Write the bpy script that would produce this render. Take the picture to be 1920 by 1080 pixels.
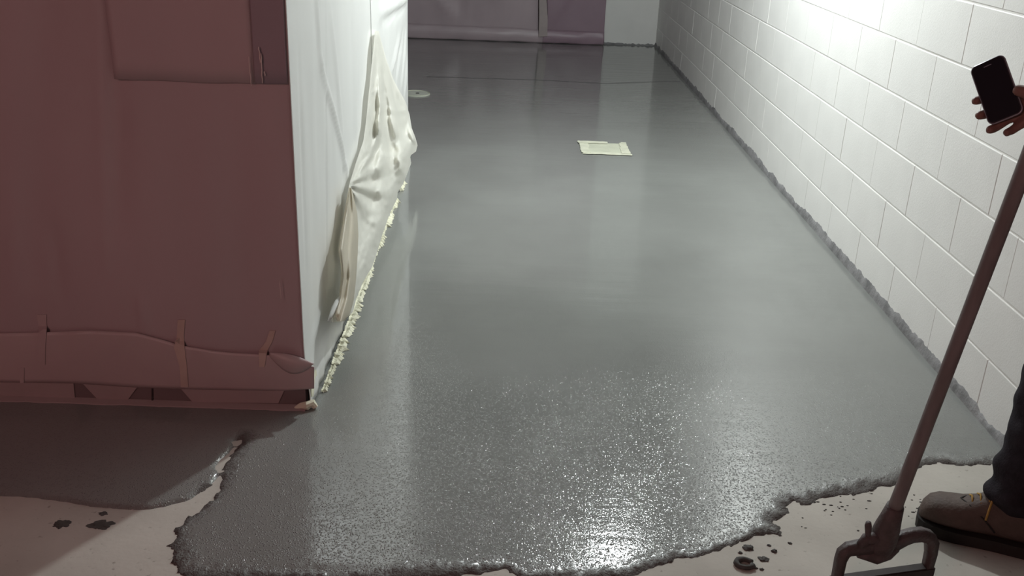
import bpy, bmesh, math, random
import numpy as np
from mathutils import Vector, Matrix, noise

random.seed(7)
S = bpy.context.scene
C = S.collection
for o in list(bpy.data.objects):
    bpy.data.objects.remove(o)

# ------------------------------------------------------------------ camera
H = 1.525                                   # lens height above the floor
F, CX, CY = 1820.0, 960.0, 540.0            # focal length and centre for a 1920 x 1080 frame
dY = np.array([7, -754, F]); dY /= np.linalg.norm(dY)
dD = np.array([-169, 4390, F]); dD = dD - dD.dot(dY)*dY; dD /= np.linalg.norm(dD)
dX = np.cross(dD, dY)
R = np.array([dX, dY, -dD])                 # camera (right, down, forward) -> world
cam_d = bpy.data.cameras.new('camera'); cam_d.sensor_width = 36; cam_d.lens = F/1920*36
cam_d.clip_start = 0.05
cam = bpy.data.objects.new('camera', cam_d); C.objects.link(cam)
M = Matrix.Identity(4)
for i in range(3):
    M[i][0] = R[i, 0]; M[i][1] = -R[i, 1]; M[i][2] = -R[i, 2]
M[2][3] = H
cam.matrix_world = M
S.camera = cam

# ------------------------------------------------------------------ world, lamps, exposure
w = bpy.data.worlds.new('world'); S.world = w; w.use_nodes = True
w.node_tree.nodes['Background'].inputs[0].default_value = (0.5, 0.42, 0.42, 1)
w.node_tree.nodes['Background'].inputs[1].default_value = 0.02

def area(name, loc, aim, size, power, col, shape='DISK', spread=180):
    l = bpy.data.lights.new(name, 'AREA'); l.shape = shape; l.size = size; l.energy = power; l.color = col
    l.spread = math.radians(spread)
    o = bpy.data.objects.new(name, l); C.objects.link(o); o.location = loc
    o.rotation_euler = (Vector(aim) - Vector(loc)).to_track_quat('-Z', 'Y').to_euler()
    return o
# the white work lamp hanging half way down the corridor, by the block wall
pl_ = bpy.data.lights.new('work_lamp_light', 'POINT'); pl_.energy = 205; pl_.color = (0.93, 1.0, 0.99); pl_.shadow_soft_size = 0.045
wl = bpy.data.objects.new('work_lamp_light', pl_); C.objects.link(wl); wl.location = (0.74, 4.88, 2.44)
# weak reddish fill light, added unseen behind the camera on the left
area('warm_fill_light', (-1.9, -1.6, 2.72), (-1.2, 2.2, 0.4), 1.1, 45, (1.0, 0.53, 0.51))

S.view_settings.view_transform = 'Standard'
S.view_settings.look = 'None'
S.view_settings.gamma = 1.0
S.view_settings.use_curve_mapping = False
S.view_settings.exposure = 0.14

# ------------------------------------------------------------------ measuring helpers
def ray(x, y):
    d = np.array([x-CX, y-CY, F]); d /= np.linalg.norm(d); return R @ d
O = np.array([0, 0, H])
def fl(x, y, z=0.0):
    d = ray(x, y); return O + (z-H)/d[2]*d
def onX(x, y, X):
    d = ray(x, y); return O + X/d[0]*d
def onY(x, y, Y):
    d = ray(x, y); return O + Y/d[1]*d
def at(x, y, dist):
    return O + dist*ray(x, y)

# ------------------------------------------------------------------ materials
def mat(name, col, rough=0.6, spec=0.5, var=0.0, vscale=8.0, bump=0.0, bscale=60.0, col2=None, coat=0.0, stretch=None):
    m = bpy.data.materials.new(name); m.use_nodes = True
    n = m.node_tree.nodes; L = m.node_tree.links; b = n['Principled BSDF']
    b.inputs['Base Color'].default_value = (*col, 1); b.inputs['Roughness'].default_value = rough
    b.inputs['Specular IOR Level'].default_value = spec
    b.inputs['Coat Weight'].default_value = coat
    tc = n.new('ShaderNodeTexCoord'); src = tc.outputs['Object']
    if stretch:
        mp = n.new('ShaderNodeMapping'); mp.inputs['Scale'].default_value = stretch
        L.new(src, mp.inputs['Vector']); src = mp.outputs[0]
    if var > 0:
        nz = n.new('ShaderNodeTexNoise'); nz.inputs['Scale'].default_value = vscale; nz.inputs['Detail'].default_value = 6
        L.new(src, nz.inputs['Vector'])
        cr = n.new('ShaderNodeValToRGB')
        c2 = col2 or tuple(max(0, c*(1-var)) for c in col)
        cr.color_ramp.elements[0].position = 0.3; cr.color_ramp.elements[0].color = (*c2, 1)
        cr.color_ramp.elements[1].position = 0.7; cr.color_ramp.elements[1].color = (*col, 1)
        L.new(nz.outputs['Fac'], cr.inputs[0]); L.new(cr.outputs[0], b.inputs['Base Color'])
    if bump > 0:
        nb = n.new('ShaderNodeTexNoise'); nb.inputs['Scale'].default_value = bscale; nb.inputs['Detail'].default_value = 4
        L.new(src, nb.inputs['Vector'])
        bp = n.new('ShaderNodeBump'); bp.inputs['Strength'].default_value = bump; bp.inputs['Distance'].default_value = 0.01
        L.new(nb.outputs['Fac'], bp.inputs['Height']); L.new(bp.outputs[0], b.inputs['Normal'])
    return m

MT = {
 'paint':   mat('white_block_paint', (0.80, 0.79, 0.77), 0.5, 0.3, 0.05, 5, 0.10, 180),
 'mortar':  mat('painted_mortar', (0.84, 0.83, 0.81), 0.5, 0.3),
 'ceiling': mat('dark_ceiling', (0.10, 0.10, 0.10), 0.8, 0.2, 0.2, 2),
 'backwall': mat('grey_wall', (0.30, 0.25, 0.25), 0.8, 0.2, 0.1, 2),
 'poly_white': mat('white_polythene', (0.82, 0.82, 0.80), 0.38, 0.45, 0.06, 4, 0.10, 14, stretch=(1, 1, .35)),
 'poly_cream': mat('cream_polythene', (0.89, 0.875, 0.81), 0.35, 0.45, 0.08, 7, 0.22, 16),
 'poly_tan': mat('tan_polythene', (0.74, 0.68, 0.57), 0.35, 0.45, 0.1, 9, 0.15, 16),
 'poly_red': mat('mauve_sheet', (0.45, 0.35, 0.36), 0.42, 0.35, 0.10, 2.2, 0.12, 5, stretch=(1, 1, .3)),
 'poly_red_light': mat('mauve_sheet_light', (0.48, 0.375, 0.375), 0.42, 0.35, 0.08, 3, 0.10, 6),
 'poly_dark': mat('dark_mauve_panel', (0.32, 0.255, 0.285), 0.5, 0.3, 0.08, 3),
 'poly_far': mat('far_mauve_sheet', (0.46, 0.37, 0.40), 0.4, 0.4, 0.12, 3, 0.2, 5),
 'poly_far_dark': mat('far_dark_mauve_sheet', (0.33, 0.23, 0.28), 0.4, 0.4, 0.1, 3, 0.15, 5),
 'tape_tan': mat('tan_tape', (0.56, 0.43, 0.38), 0.5, 0.3, 0.1, 20),
 'tape_cream': mat('cream_tape', (0.82, 0.80, 0.63), 0.6, 0.3, 0.25, 35, 0.25, 90),
 'plinth': mat('plinth_board', (0.20, 0.15, 0.15), 0.7, 0.2, 0.15, 6),
 'core':   mat('cabinet_core', (0.24, 0.17, 0.165), 0.7, 0.2),
 'paper':  mat('pinkish_paper', (0.38, 0.295, 0.29), 0.7, 0.2, 0.08, 9),
 'steel':  mat('dirty_steel', (0.10, 0.072, 0.072), 0.5, 0.4, 0.45, 40, 0.3, 120),
 'blade':  mat('dark_blade', (0.045, 0.034, 0.034), 0.6, 0.3, 0.3, 30),
 'handle': mat('brown_wood_handle', (0.20, 0.165, 0.162), 0.5, 0.35, 0.3, 14, stretch=(3, 3, .6)),
 'denim':  mat('dark_denim', (0.030, 0.026, 0.032), 0.85, 0.1, 0.35, 40, 0.25, 220),
 'jacket': mat('dark_jacket', (0.035, 0.035, 0.04), 0.85, 0.1, 0.25, 30),
 'boot':   mat('tan_boot_leather', (0.115, 0.082, 0.070), 0.65, 0.25, 0.3, 25, 0.2, 120),
 'sole':   mat('dark_rubber', (0.03, 0.026, 0.025), 0.7, 0.2),
 'lace':   mat('yellow_lace', (0.42, 0.25, 0.07), 0.7, 0.2, 0.2, 60),
 'skin':   mat('skin', (0.22, 0.11, 0.09), 0.5, 0.35, 0.12, 40),
 'hair':   mat('dark_hair', (0.03, 0.022, 0.018), 0.6, 0.2),
 'eye':    mat('eye', (0.7, 0.7, 0.68), 0.2, 0.5),
 'phone':  mat('black_phone_case', (0.022, 0.02, 0.024), 0.35, 0.4),
 'screen': mat('black_phone_glass', (0.02, 0.018, 0.024), 0.12, 0.5),
 'chrome': mat('phone_rim', (0.25, 0.24, 0.28), 0.25, 0.6),
 'crumb':  mat('cement_crumb', (0.10, 0.095, 0.09), 0.8, 0.2, 0.3, 60),
 'smear':  mat('cement_smear', (0.27, 0.265, 0.27), 0.6, 0.3, 0.5, 16, 0.4, 70),
 'seam':   mat('seam_line', (0.10, 0.095, 0.10), 0.35, 0.4),
 'cover':  mat('cream_cover', (0.54, 0.55, 0.44), 0.6, 0.3, 0.18, 14, 0.1, 40),
 'cover_tape': mat('cover_tape', (0.62, 0.62, 0.50), 0.6, 0.3, 0.2, 22, 0.1, 40),
 'cover_grey': mat('pale_disc', (0.52, 0.53, 0.47), 0.6, 0.3, 0.1, 14),
 'drip':   mat('dried_drip', (0.62, 0.50, 0.48), 0.5, 0.3),
}

def translucent(key, fac):
    m = MT[key]; n = m.node_tree.nodes; L = m.node_tree.links; b = n['Principled BSDF']; out = n['Material Output']
    t = n.new('ShaderNodeBsdfTranslucent'); mx = n.new('ShaderNodeMixShader'); mx.inputs[0].default_value = fac
    if b.inputs['Base Color'].is_linked: L.new(b.inputs['Base Color'].links[0].from_socket, t.inputs[0])
    L.new(b.outputs[0], mx.inputs[1]); L.new(t.outputs[0], mx.inputs[2]); L.new(mx.outputs[0], out.inputs[0])
translucent('poly_cream', 0.35); translucent('poly_tan', 0.4); translucent('poly_white', 0.15)

def concrete_floor():
    m = bpy.data.materials.new('bare_concrete'); m.use_nodes = True
    n = m.node_tree.nodes; L = m.node_tree.links; b = n['Principled BSDF']
    tc = n.new('ShaderNodeTexCoord')
    a = n.new('ShaderNodeTexNoise'); a.inputs['Scale'].default_value = 3.2; a.inputs['Detail'].default_value = 8
    c = n.new('ShaderNodeTexNoise'); c.inputs['Scale'].default_value = 55; c.inputs['Detail'].default_value = 5
    L.new(tc.outputs['Object'], a.inputs['Vector']); L.new(tc.outputs['Object'], c.inputs['Vector'])
    r = n.new('ShaderNodeValToRGB'); e = r.color_ramp.elements
    e[0].position = 0.33; e[0].color = (0.42, 0.39, 0.352, 1); e[1].position = 0.66; e[1].color = (0.54, 0.505, 0.457, 1)
    L.new(a.outputs['Fac'], r.inputs[0])
    r2 = n.new('ShaderNodeValToRGB'); e = r2.color_ramp.elements
    e[0].position = 0.24; e[0].color = (0.6, 0.58, 0.56, 1); e[1].position = 0.36; e[1].color = (1, 1, 1, 1)
    L.new(c.outputs['Fac'], r2.inputs[0])
    mx = n.new('ShaderNodeMix'); mx.data_type = 'RGBA'; mx.blend_type = 'MULTIPLY'; mx.inputs[0].default_value = 1
    L.new(r.outputs[0], mx.inputs[6]); L.new(r2.outputs[0], mx.inputs[7]); L.new(mx.outputs[2], b.inputs['Base Color'])
    b.inputs['Roughness'].default_value = 0.8; b.inputs['Specular IOR Level'].default_value = 0.2
    bp = n.new('ShaderNodeBump'); bp.inputs['Strength'].default_value = 0.2; bp.inputs['Distance'].default_value = 0.004
    L.new(c.outputs['Fac'], bp.inputs['Height']); L.new(bp.outputs[0], b.inputs['Normal'])
    return m
MT['floor'] = concrete_floor()

def wet_cement():
    """grey cement coat; 'grain' = how open the trowelled surface is, 'rim' = the dry crumbly edge"""
    m = bpy.data.materials.new('wet_cement'); m.use_nodes = True
    n = m.node_tree.nodes; L = m.node_tree.links; b = n['Principled BSDF']
    def math_(op, a, bb):
        x = n.new('ShaderNodeMath'); x.operation = op
        for i, v in enumerate((a, bb)):
            if hasattr(v, 'is_output'): L.new(v, x.inputs[i])
            else: x.inputs[i].default_value = v
        return x.outputs[0]
    tc = n.new('ShaderNodeTexCoord'); ob = tc.outputs['Object']
    gr = n.new('ShaderNodeAttribute'); gr.attribute_name = 'grain'
    ri = n.new('ShaderNodeAttribute'); ri.attribute_name = 'rim'
    a = n.new('ShaderNodeTexNoise'); a.inputs['Scale'].default_value = 1.6; a.inputs['Detail'].default_value = 5
    L.new(ob, a.inputs['Vector'])
    cr = n.new('ShaderNodeValToRGB'); e = cr.color_ramp.elements
    e[0].position = 0.3; e[0].color = (0.180, 0.184, 0.175, 1); e[1].position = 0.7; e[1].color = (0.218, 0.224, 0.213, 1)
    L.new(a.outputs['Fac'], cr.inputs[0])
    mx = n.new('ShaderNodeMix'); mx.data_type = 'RGBA'; L.new(ri.outputs['Fac'], mx.inputs[0])
    L.new(cr.outputs[0], mx.inputs[6]); mx.inputs[7].default_value = (0.115, 0.102, 0.096, 1)
    L.new(mx.outputs[2], b.inputs['Base Color'])
    ro = math_('ADD', math_('MULTIPLY', gr.outputs['Fac'], 0.02), 0.05)
    ro = math_('ADD', ro, math_('MULTIPLY', ri.outputs['Fac'], 0.60))
    L.new(math_('SUBTRACT', 0.5, math_('MULTIPLY', ri.outputs['Fac'], 0.42)), b.inputs['Specular IOR Level'])
    L.new(ro, b.inputs['Roughness'])
    b.inputs['IOR'].default_value = 1.75; b.inputs['Specular IOR Level'].default_value = 0.5
    # long soft trowel ripples across the corridor
    mp = n.new('ShaderNodeMapping'); mp.inputs['Scale'].default_value = (0.9, 7.0, 1); L.new(ob, mp.inputs['Vector'])
    rp = n.new('ShaderNodeTexNoise'); rp.inputs['Scale'].default_value = 1.8; rp.inputs['Detail'].default_value = 3
    L.new(mp.outputs[0], rp.inputs['Vector'])
    b1 = n.new('ShaderNodeBump'); b1.inputs['Strength'].default_value = 0.19; b1.inputs['Distance'].default_value = 0.008
    L.new(rp.outputs['Fac'], b1.inputs['Height'])
    # sandy grain
    g = n.new('ShaderNodeTexVoronoi'); g.inputs['Scale'].default_value = 230; g.inputs['Randomness'].default_value = 1.0
    L.new(ob, g.inputs['Vector'])
    dome = n.new('ShaderNodeMapRange'); dome.interpolation_type = 'SMOOTHERSTEP'
    for i_, v_ in ((1, 0.03), (2, 0.72), (3, 1.0), (4, 0.0)): dome.inputs[i_].default_value = v_
    L.new(g.outputs['Distance'], dome.inputs[0])
    sep = n.new('ShaderNodeSeparateColor'); L.new(g.outputs['Color'], sep.inputs[0])
    pick = math_('POWER', sep.outputs[0], 2.4)                  # few sand grains stand proud
    hgt = math_('MULTIPLY', dome.outputs[0], pick)
    fn = n.new('ShaderNodeTexNoise'); fn.inputs['Scale'].default_value = 160; fn.inputs['Detail'].default_value = 4
    L.new(ob, fn.inputs['Vector'])
    hgt = math_('ADD', hgt, math_('MULTIPLY', fn.outputs['Fac'], math_('ADD', math_('MULTIPLY', ri.outputs['Fac'], 3.0), math_('MULTIPLY', gr.outputs['Fac'], 0.12))))
    b2 = n.new('ShaderNodeBump'); b2.inputs['Distance'].default_value = 0.0025
    L.new(math_('ADD', math_('MULTIPLY', gr.outputs['Fac'], 0.85), 0.07), b2.inputs['Strength'])
    L.new(hgt, b2.inputs['Height']); L.new(b1.outputs[0], b2.inputs['Normal'])
    L.new(b2.outputs[0], b.inputs['Normal'])
    return m
MT['wet'] = wet_cement()

# ------------------------------------------------------------------ mesh helpers
def empty(name, loc=(0, 0, 0)):
    o = bpy.data.objects.new(name, None); C.objects.link(o); o.location = loc; o.empty_display_size = 0.1
    return o
def obj(name, me, m, parent=None, smooth=False):
    if isinstance(me, bmesh.types.BMesh):
        bm = me; me = bpy.data.meshes.new(name); bm.normal_update(); bm.to_mesh(me); bm.free()
    if m is not None and not me.materials:
        me.materials.append(MT[m] if isinstance(m, str) else m)
    if smooth:
        for p in me.polygons: p.use_smooth = True
    o = bpy.data.objects.new(name, me); C.objects.link(o)
    if parent is not None:
        o.parent = parent
        pw = Vector((0, 0, 0)); p = parent
        while p: pw += p.location; p = p.parent
        o.location = -pw                       # meshes are written in world coordinates
    return o
def tag(o, label, cat, group=None):
    o['label'] = label; o['category'] = cat
    if group: o['group'] = group
    return o
def struct(o, label):
    o['kind'] = 'structure'; o['label'] = label
    return o
def box(bm, x0, x1, y0, y1, z0, z1):
    v = [bm.verts.new((x, y, z)) for z in (z0, z1) for y in (y0, y1) for x in (x0, x1)]
    for f in ((0, 2, 3, 1), (4, 5, 7, 6), (0, 1, 5, 4), (2, 6, 7, 3), (0, 4, 6, 2), (1, 3, 7, 5)):
        bm.faces.new([v[i] for i in f])
def boxm(*a):
    bm = bmesh.new(); box(bm, *a); return bm
def pydata(name, v, f):
    me = bpy.data.meshes.new(name); me.from_pydata([tuple(p) for p in v], [], f); me.update(); return me
def grid(name, P, nu, nv, thick=0.0, inward=None):
    """surface P(u, v) over the unit square, given a second skin when thick > 0"""
    v = []; f = []
    for j in range(nv+1):
        for i in range(nu+1):
            v.append(P(i/nu, j/nv))
    W = nu+1
    for j in range(nv):
        for i in range(nu):
            a = j*W+i; f.append((a, a+1, a+W+1, a+W))
    me = pydata(name, v, f)
    if thick:
        n = len(v); d = Vector(inward)*thick
        v2 = v + [tuple(Vector(p)+d) for p in v]
        f2 = list(f) + [tuple(reversed([k+n for k in q])) for q in f]
        ring = [i for i in range(W)] + [j*W+nu for j in range(1, nv+1)] + [nv*W+i for i in range(nu-1, -1, -1)] + [j*W for j in range(nv-1, 0, -1)]
        for k in range(len(ring)):
            a, b = ring[k], ring[(k+1) % len(ring)]
            f2.append((b, a, a+n, b+n))
        bpy.data.meshes.remove(me); me = pydata(name, v2, f2)
    return me
def prism(name, pts, vec):
    """flat outline pts pushed along vec"""
    bm = bmesh.new(); vec = Vector(vec)
    a = [bm.verts.new(p) for p in pts]; b = [bm.verts.new(Vector(p)+vec) for p in pts]
    f1 = bm.faces.new(a); f2 = bm.faces.new(list(reversed(b)))
    for i in range(len(a)):
        j = (i+1) % len(a); bm.faces.new((a[j], a[i], b[i], b[j]))
    bmesh.ops.triangulate(bm, faces=[f1, f2]); bmesh.ops.recalc_face_normals(bm, faces=bm.faces)
    return bm
def tube(bm, pts, rad, seg=10, caps=True):
    pts = [Vector(p) for p in pts]
    if not isinstance(rad, (list, tuple)): rad = [rad]*len(pts)
    rings = []; up = None
    for i, p in enumerate(pts):
        t = (pts[min(i+1, len(pts)-1)] - pts[max(i-1, 0)]).normalized()
        if up is None: up = t.orthogonal().normalized()
        up = (up - t*up.dot(t)).normalized(); sd = t.cross(up)
        rings.append([bm.verts.new(p + (up*math.cos(2*math.pi*k/seg) + sd*math.sin(2*math.pi*k/seg))*rad[i]) for k in range(seg)])
    for a, b in zip(rings, rings[1:]):
        for k in range(seg):
            bm.faces.new((a[k], a[(k+1) % seg], b[(k+1) % seg], b[k]))
    if caps:
        bm.faces.new(list(reversed(rings[0]))); bm.faces.new(rings[-1])
def nz(x, y, z=0.0): return noise.noise(Vector((x, y, z)))
def ss(a, b, x):
    t = min(1, max(0, (x-a)/(b-a))); return t*t*(3-2*t)
def lerp_tab(tab, x):
    if x <= tab[0][0]: return tab[0][1]
    for (a, va), (b, vb) in zip(tab, tab[1:]):
        if x <= b: return va + (vb-va)*(x-a)/(b-a)
    return tab[-1][1]

# ================================================================== the setting
XW, YF, ZC = 1.537, 10.5, 2.845            # block wall face, far wall face, ceiling
struct(obj('floor', boxm(-4.2, 1.75, -3.2, 10.7, -0.15, 0.0), 'floor'), 'pale bare concrete floor at the front of the corridor')
struct(obj('ceiling', boxm(-4.2, 1.75, -3.2, 10.7, ZC, ZC+0.12), 'ceiling'), 'dark ceiling over the corridor')
struct(obj('wall_far', boxm(-4.2, 1.75, YF, YF+0.2, 0, ZC), 'paint'), 'white painted wall at the far end of the corridor')
struct(obj('wall_left', boxm(-4.2, -4.0, -3.2, YF, 0, ZC), 'backwall'), 'grey wall on the far left')
struct(obj('wall_back', boxm(-4.0, 1.75, -3.2, -3.0, 0, ZC), 'backwall'), 'grey wall behind the photographer')

# right wall: mortar backing, one object for each concrete block
BL, BH, GV, GH = 0.4064, 0.2032, 0.0018, 0.006
wall = struct(obj('wall_right', boxm(XW+0.0028, 1.75, -3.0, YF, 0, ZC), 'mortar'), 'white painted concrete block wall along the right side')
def block_bm(bm, y0, y1, z0, z1):
    """a block set in the wall: face proud of the mortar with eased edges"""
    y0 += GV/2; y1 -= GV/2; z0 += GH/2; z1 -= GH/2; c = 0.0025; cy = 0.0012
    xo, xi = XW, XW+0.012
    a = [bm.verts.new(p) for p in ((xo, y0+cy, z0+c), (xo, y1-cy, z0+c), (xo, y1-cy, z1-c), (xo, y0+cy, z1-c))]
    b = [bm.verts.new(p) for p in ((xo+c*.8, y0, z0), (xo+c*.8, y1, z0), (xo+c*.8, y1, z1), (xo+c*.8, y0, z1))]
    d = [bm.verts.new((xi, v.co.y, v.co.z)) for v in b]
    bm.faces.new(list(reversed(a)))
    for i in range(4):
        j = (i+1) % 4
        bm.faces.new((a[i], a[j], b[j], b[i])); bm.faces.new((b[i], b[j], d[j], d[i]))
bm = bmesh.new(); block_bm(bm, 0, BL, 0, BH); bmesh.ops.recalc_face_normals(bm, faces=bm.faces)
block_me = bpy.data.meshes.new('concrete_block'); bm.to_mesh(block_me); bm.free(); block_me.materials.append(MT['paint'])
rest = bmesh.new()
for c in range(14):
    y = 3.148 + (BL/2 if c % 2 else 0) - 16*BL
    while y < YF:
        z = c*BH
        if y + BL > YF or y < -3.0 or y < 1.2 or c > 9:
            if y + BL > -2.9 and y < YF-0.02: block_bm(rest, max(y, -2.99), min(y+BL, YF-0.001), z, z+BH)
        else:
            o = bpy.data.objects.new('concrete_block', block_me); C.objects.link(o); o.parent = wall
            o.location = (0.0006*random.uniform(-1, 1), y, z)
        y += BL
bmesh.ops.recalc_face_normals(rest, faces=rest.faces)
o = obj('upper_blocks', rest, 'paint', wall); o['kind'] = 'stuff'

# ------------------------------------------------------------------ grey cement smeared on the foot of the wall
def smear(name, pts_bottom, axis, hfun, n, label, nrm):
    v = []; f = []
    for i in range(n+1):
        t = i/n; p = Vector(pts_bottom(t)); h = hfun(t)
        v += [p + nrm*0.012 + Vector((0, 0, 0.004)), p + nrm*0.009 + Vector((0, 0, h*0.45)), p + nrm*0.004 + Vector((0, 0, h*0.9)), p + nrm*-0.001 + Vector((0, 0, h))]
        if i:
            a = (i-1)*4; b = i*4
            for k in range(3): f.append((a+k, b+k, b+k+1, a+k+1))
    o = obj(name, pydata(name, v, f), 'smear', None, True)
    return struct(o, label)
def h_right(t):
    y = 2.35 + t*8.15
    return max(0.012, 0.046 + 0.028*nz(y*2.1, 3) + 0.018*nz(y*7.3, 5) + 0.011*nz(y*22, 9) + 0.006*nz(y*61, 1))
smear('trim_1', lambda t: (XW, 2.35 + t*8.15, 0), 1, h_right, 700, 'ragged grey cement smeared along the foot of the block wall', Vector((-1, 0, 0)))
def h_far(t):
    return max(0.012, 0.026 + 0.02*nz(t*5, 21) + 0.02*nz(t*17, 22))
smear('trim_2', lambda t: (0.99 + t*(XW-0.99), YF, 0), 0, h_far, 60, 'ragged grey cement smeared along the foot of the far white wall', Vector((0, -1, 0)))

# ================================================================== the wet cement coat
out_px = [(-700, 940), (-250, 925), (0, 930), (60, 933), (120, 941), (160, 948), (200, 953), (250, 956), (278, 956), (317, 948), (352, 939), (380, 922),
 (401, 904), (410, 892), (403, 876), (410, 865), (427, 851), (438, 839), (433, 828), (454, 825), (449, 835), (431, 855), (424, 872), (415, 890),
 (415, 904), (408, 920), (398, 939), (383, 948), (369, 964), (355, 969), (338, 985), (327, 999), (329, 1010), (317, 1024), (327, 1032), (318, 1045),
 (327, 1055), (331, 1070), (345, 1088), (430, 1092), (560, 1086), (700, 1090), (820, 1083), (900, 1076), (934, 1070), (948, 1066), (975, 1086), (1080, 1090), (1160, 1086),
 (1199, 1077), (1220, 1065), (1261, 1053), (1264, 1046), (1295, 1048), (1330, 1039), (1361, 1027), (1388, 1018), (1416, 1006), (1443, 1003), (1465, 1005),
 (1460, 987), (1447, 979), (1464, 973), (1481, 960), (1474, 951), (1490, 941), (1505, 949), (1534, 938), (1560, 931), (1600, 929), (1634, 919), (1659, 913), (1687, 908),
 (1714, 888), (1731, 873), (1770, 869), (1798, 874), (1867, 872), (1960, 872)]
front = np.array([fl(x, y)[:2] for x, y in out_px])
front[-1, 0] = 1.62
poly = np.vstack([front, [[1.62, 11.0], [-4.3, 11.0], [-4.3, front[0, 1]]]])
def sdist(P):
    """signed distance (inside positive) of points P to the outline"""
    d2 = np.full(len(P), 1e9); ins = np.zeros(len(P), bool)
    n = len(poly)
    for i in range(n):
        a = poly[i]; b = poly[(i+1) % n]; ab = b-a; L2 = ab.dot(ab)
        t = np.clip(((P-a) @ ab)/L2, 0, 1)
        q = P - (a + t[:, None]*ab)
        d2 = np.minimum(d2, (q**2).sum(1))
        c = (a[1] > P[:, 1]) != (b[1] > P[:, 1])
        xi = a[0] + (P[:, 1]-a[1])/(b[1]-a[1]+1e-12)*ab[0]
        ins ^= c & (P[:, 0] < xi)
    d = np.sqrt(d2)
    return np.where(ins, d, -d)
TH = 0.009
def vnoise(P, s, off):
    return np.array([noise.noise(Vector((x*s+off, y*s-off, off))) for x, y in P])
xs = np.concatenate([np.linspace(-4.0, -1.65, 24)[:-1], np.arange(-1.65, 1.5, 0.0085), [1.51, XW-0.0005]])
ys = np.concatenate([np.arange(1.80, 2.78, 0.0085), np.arange(2.80, 3.4, 0.05), np.linspace(3.4, YF-0.001, 40)])
GX, GY = np.meshgrid(xs, ys); P = np.stack([GX.ravel(), GY.ravel()], 1)
near = P[:, 1] < 2.80
D = np.full(len(P), 1.0); D[near] = sdist(P[near])
lump = np.zeros(len(P)); wob = np.zeros(len(P))
sel = near & (D > -0.06) & (D < 0.16)
PS = P[sel]
wob[sel] = 0.008*vnoise(PS, 30, 3.1) + 0.006*vnoise(PS, 75, 8.3) + 0.003*vnoise(PS, 150, 2.3)
lump[sel] = vnoise(PS, 60, 1.7)*0.6 + vnoise(PS, 130, 4.4)*0.5
# the left pool was poured thin with a clean edge; the main coat has a crumbly trowelled rim
clean = (P[:, 0] < -0.80) & (P[:, 1] > 2.05) | ((P[:, 0] < -0.765) & (P[:, 1] > 2.22))
crumb = np.where(clean, 0.12, 1.0)
DD = D + wob*np.where(clean, 0.25, 1.0)
rimw = 0.062*(0.75+0.6*np.clip(vnoise(P, 4, 6.6), -1, 1))
rim = np.clip(1.15 - DD/np.maximum(rimw, .02) + 0.35*lump, 0, 1)*crumb*(D < 0.15)
rim = rim*rim*(3-2*rim)
Z = np.where(DD > 0, TH*np.clip(DD/np.where(clean, 0.010, 0.045), 0, 1)**0.6, -0.012*np.clip(-DD/0.01, 0, 1)-0.0005)
Z = Z + np.where(DD > 0, 1, 0)*rim*(0.009*np.clip(lump+0.1, -0.5, 1.2))
Z = np.where(DD > 0.0, np.maximum(Z, 0.0012), Z)
grain = np.clip((3.6 - P[:, 1])/1.5, 0, 1)**1.9
nx, ny = len(xs), len(ys)
keep = (D > -0.03)
faces = []
for j in range(ny-1):
    for i in range(nx-1):
        a = j*nx+i
        if xs[i] > -3.38 and xs[i+1] < -0.63 and 2.69 < ys[j] and ys[j+1] < 5.68: continue
        if keep[a] and keep[a+1] and keep[a+nx] and keep[a+nx+1]:
            faces.append((a, a+1, a+nx+1, a+nx))
me = pydata('wet_coating', np.column_stack([P, Z]).tolist(), faces)
for nm, arr in (('grain', grain), ('rim', rim)):
    at_ = me.attributes.new(nm, 'FLOAT', 'POINT'); at_.data.foreach_set('value', arr.astype(np.float32))
bm = bmesh.new(); bm.from_mesh(me); bmesh.ops.delete(bm, geom=[v for v in bm.verts if not v.link_faces], context='VERTS'); bm.to_mesh(me); bm.free()
coat = tag(obj('wet_coating', me, 'wet', None, True), 'wet glossy grey cement coating spread over the corridor floor', 'floor coating')
coat['kind'] = 'stuff'
# two straight seam lines telegraphing through the coat near the far end
def seam(pts):
    bm = bmesh.new(); L = []
    for i, (x, y) in enumerate(pts):
        p = fl(x, y, TH); wd = 0.011 + 0.004*nz(i*1.7, 2)
        L.append((bm.verts.new((p[0], p[1]-wd, TH+0.0006)), bm.verts.new((p[0], p[1]+wd, TH+0.0006))))
    for a, b in zip(L, L[1:]): bm.faces.new((a[0], b[0], b[1], a[1]))
    return bm
o = obj('seam_line', seam([(800, 144), (850, 145), (900, 147), (960, 148.5), (1010, 150), (1060, 152.5), (1100, 155), (1133, 156.5)]), 'seam', coat)
o = obj('seam_line', seam([(1133, 157), (1170, 155.5), (1210, 154), (1250, 153), (1275, 153)]), 'seam', coat)

# ================================================================== plastic-wrapped enclosure on the left
XS, YB, YE = -0.592, 2.64, 5.72            # side plane, front plane, far corner
enc = tag(empty('sheeted_enclosure', (-1.9, 4.2, 0)), 'tall enclosure wrapped in plastic sheeting, mauve front and white side', 'enclosure')
obj('core', boxm(-3.4, XS-0.03, YB+0.035, YE-0.03, 0.0, ZC-0.01), 'core', enc)

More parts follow.
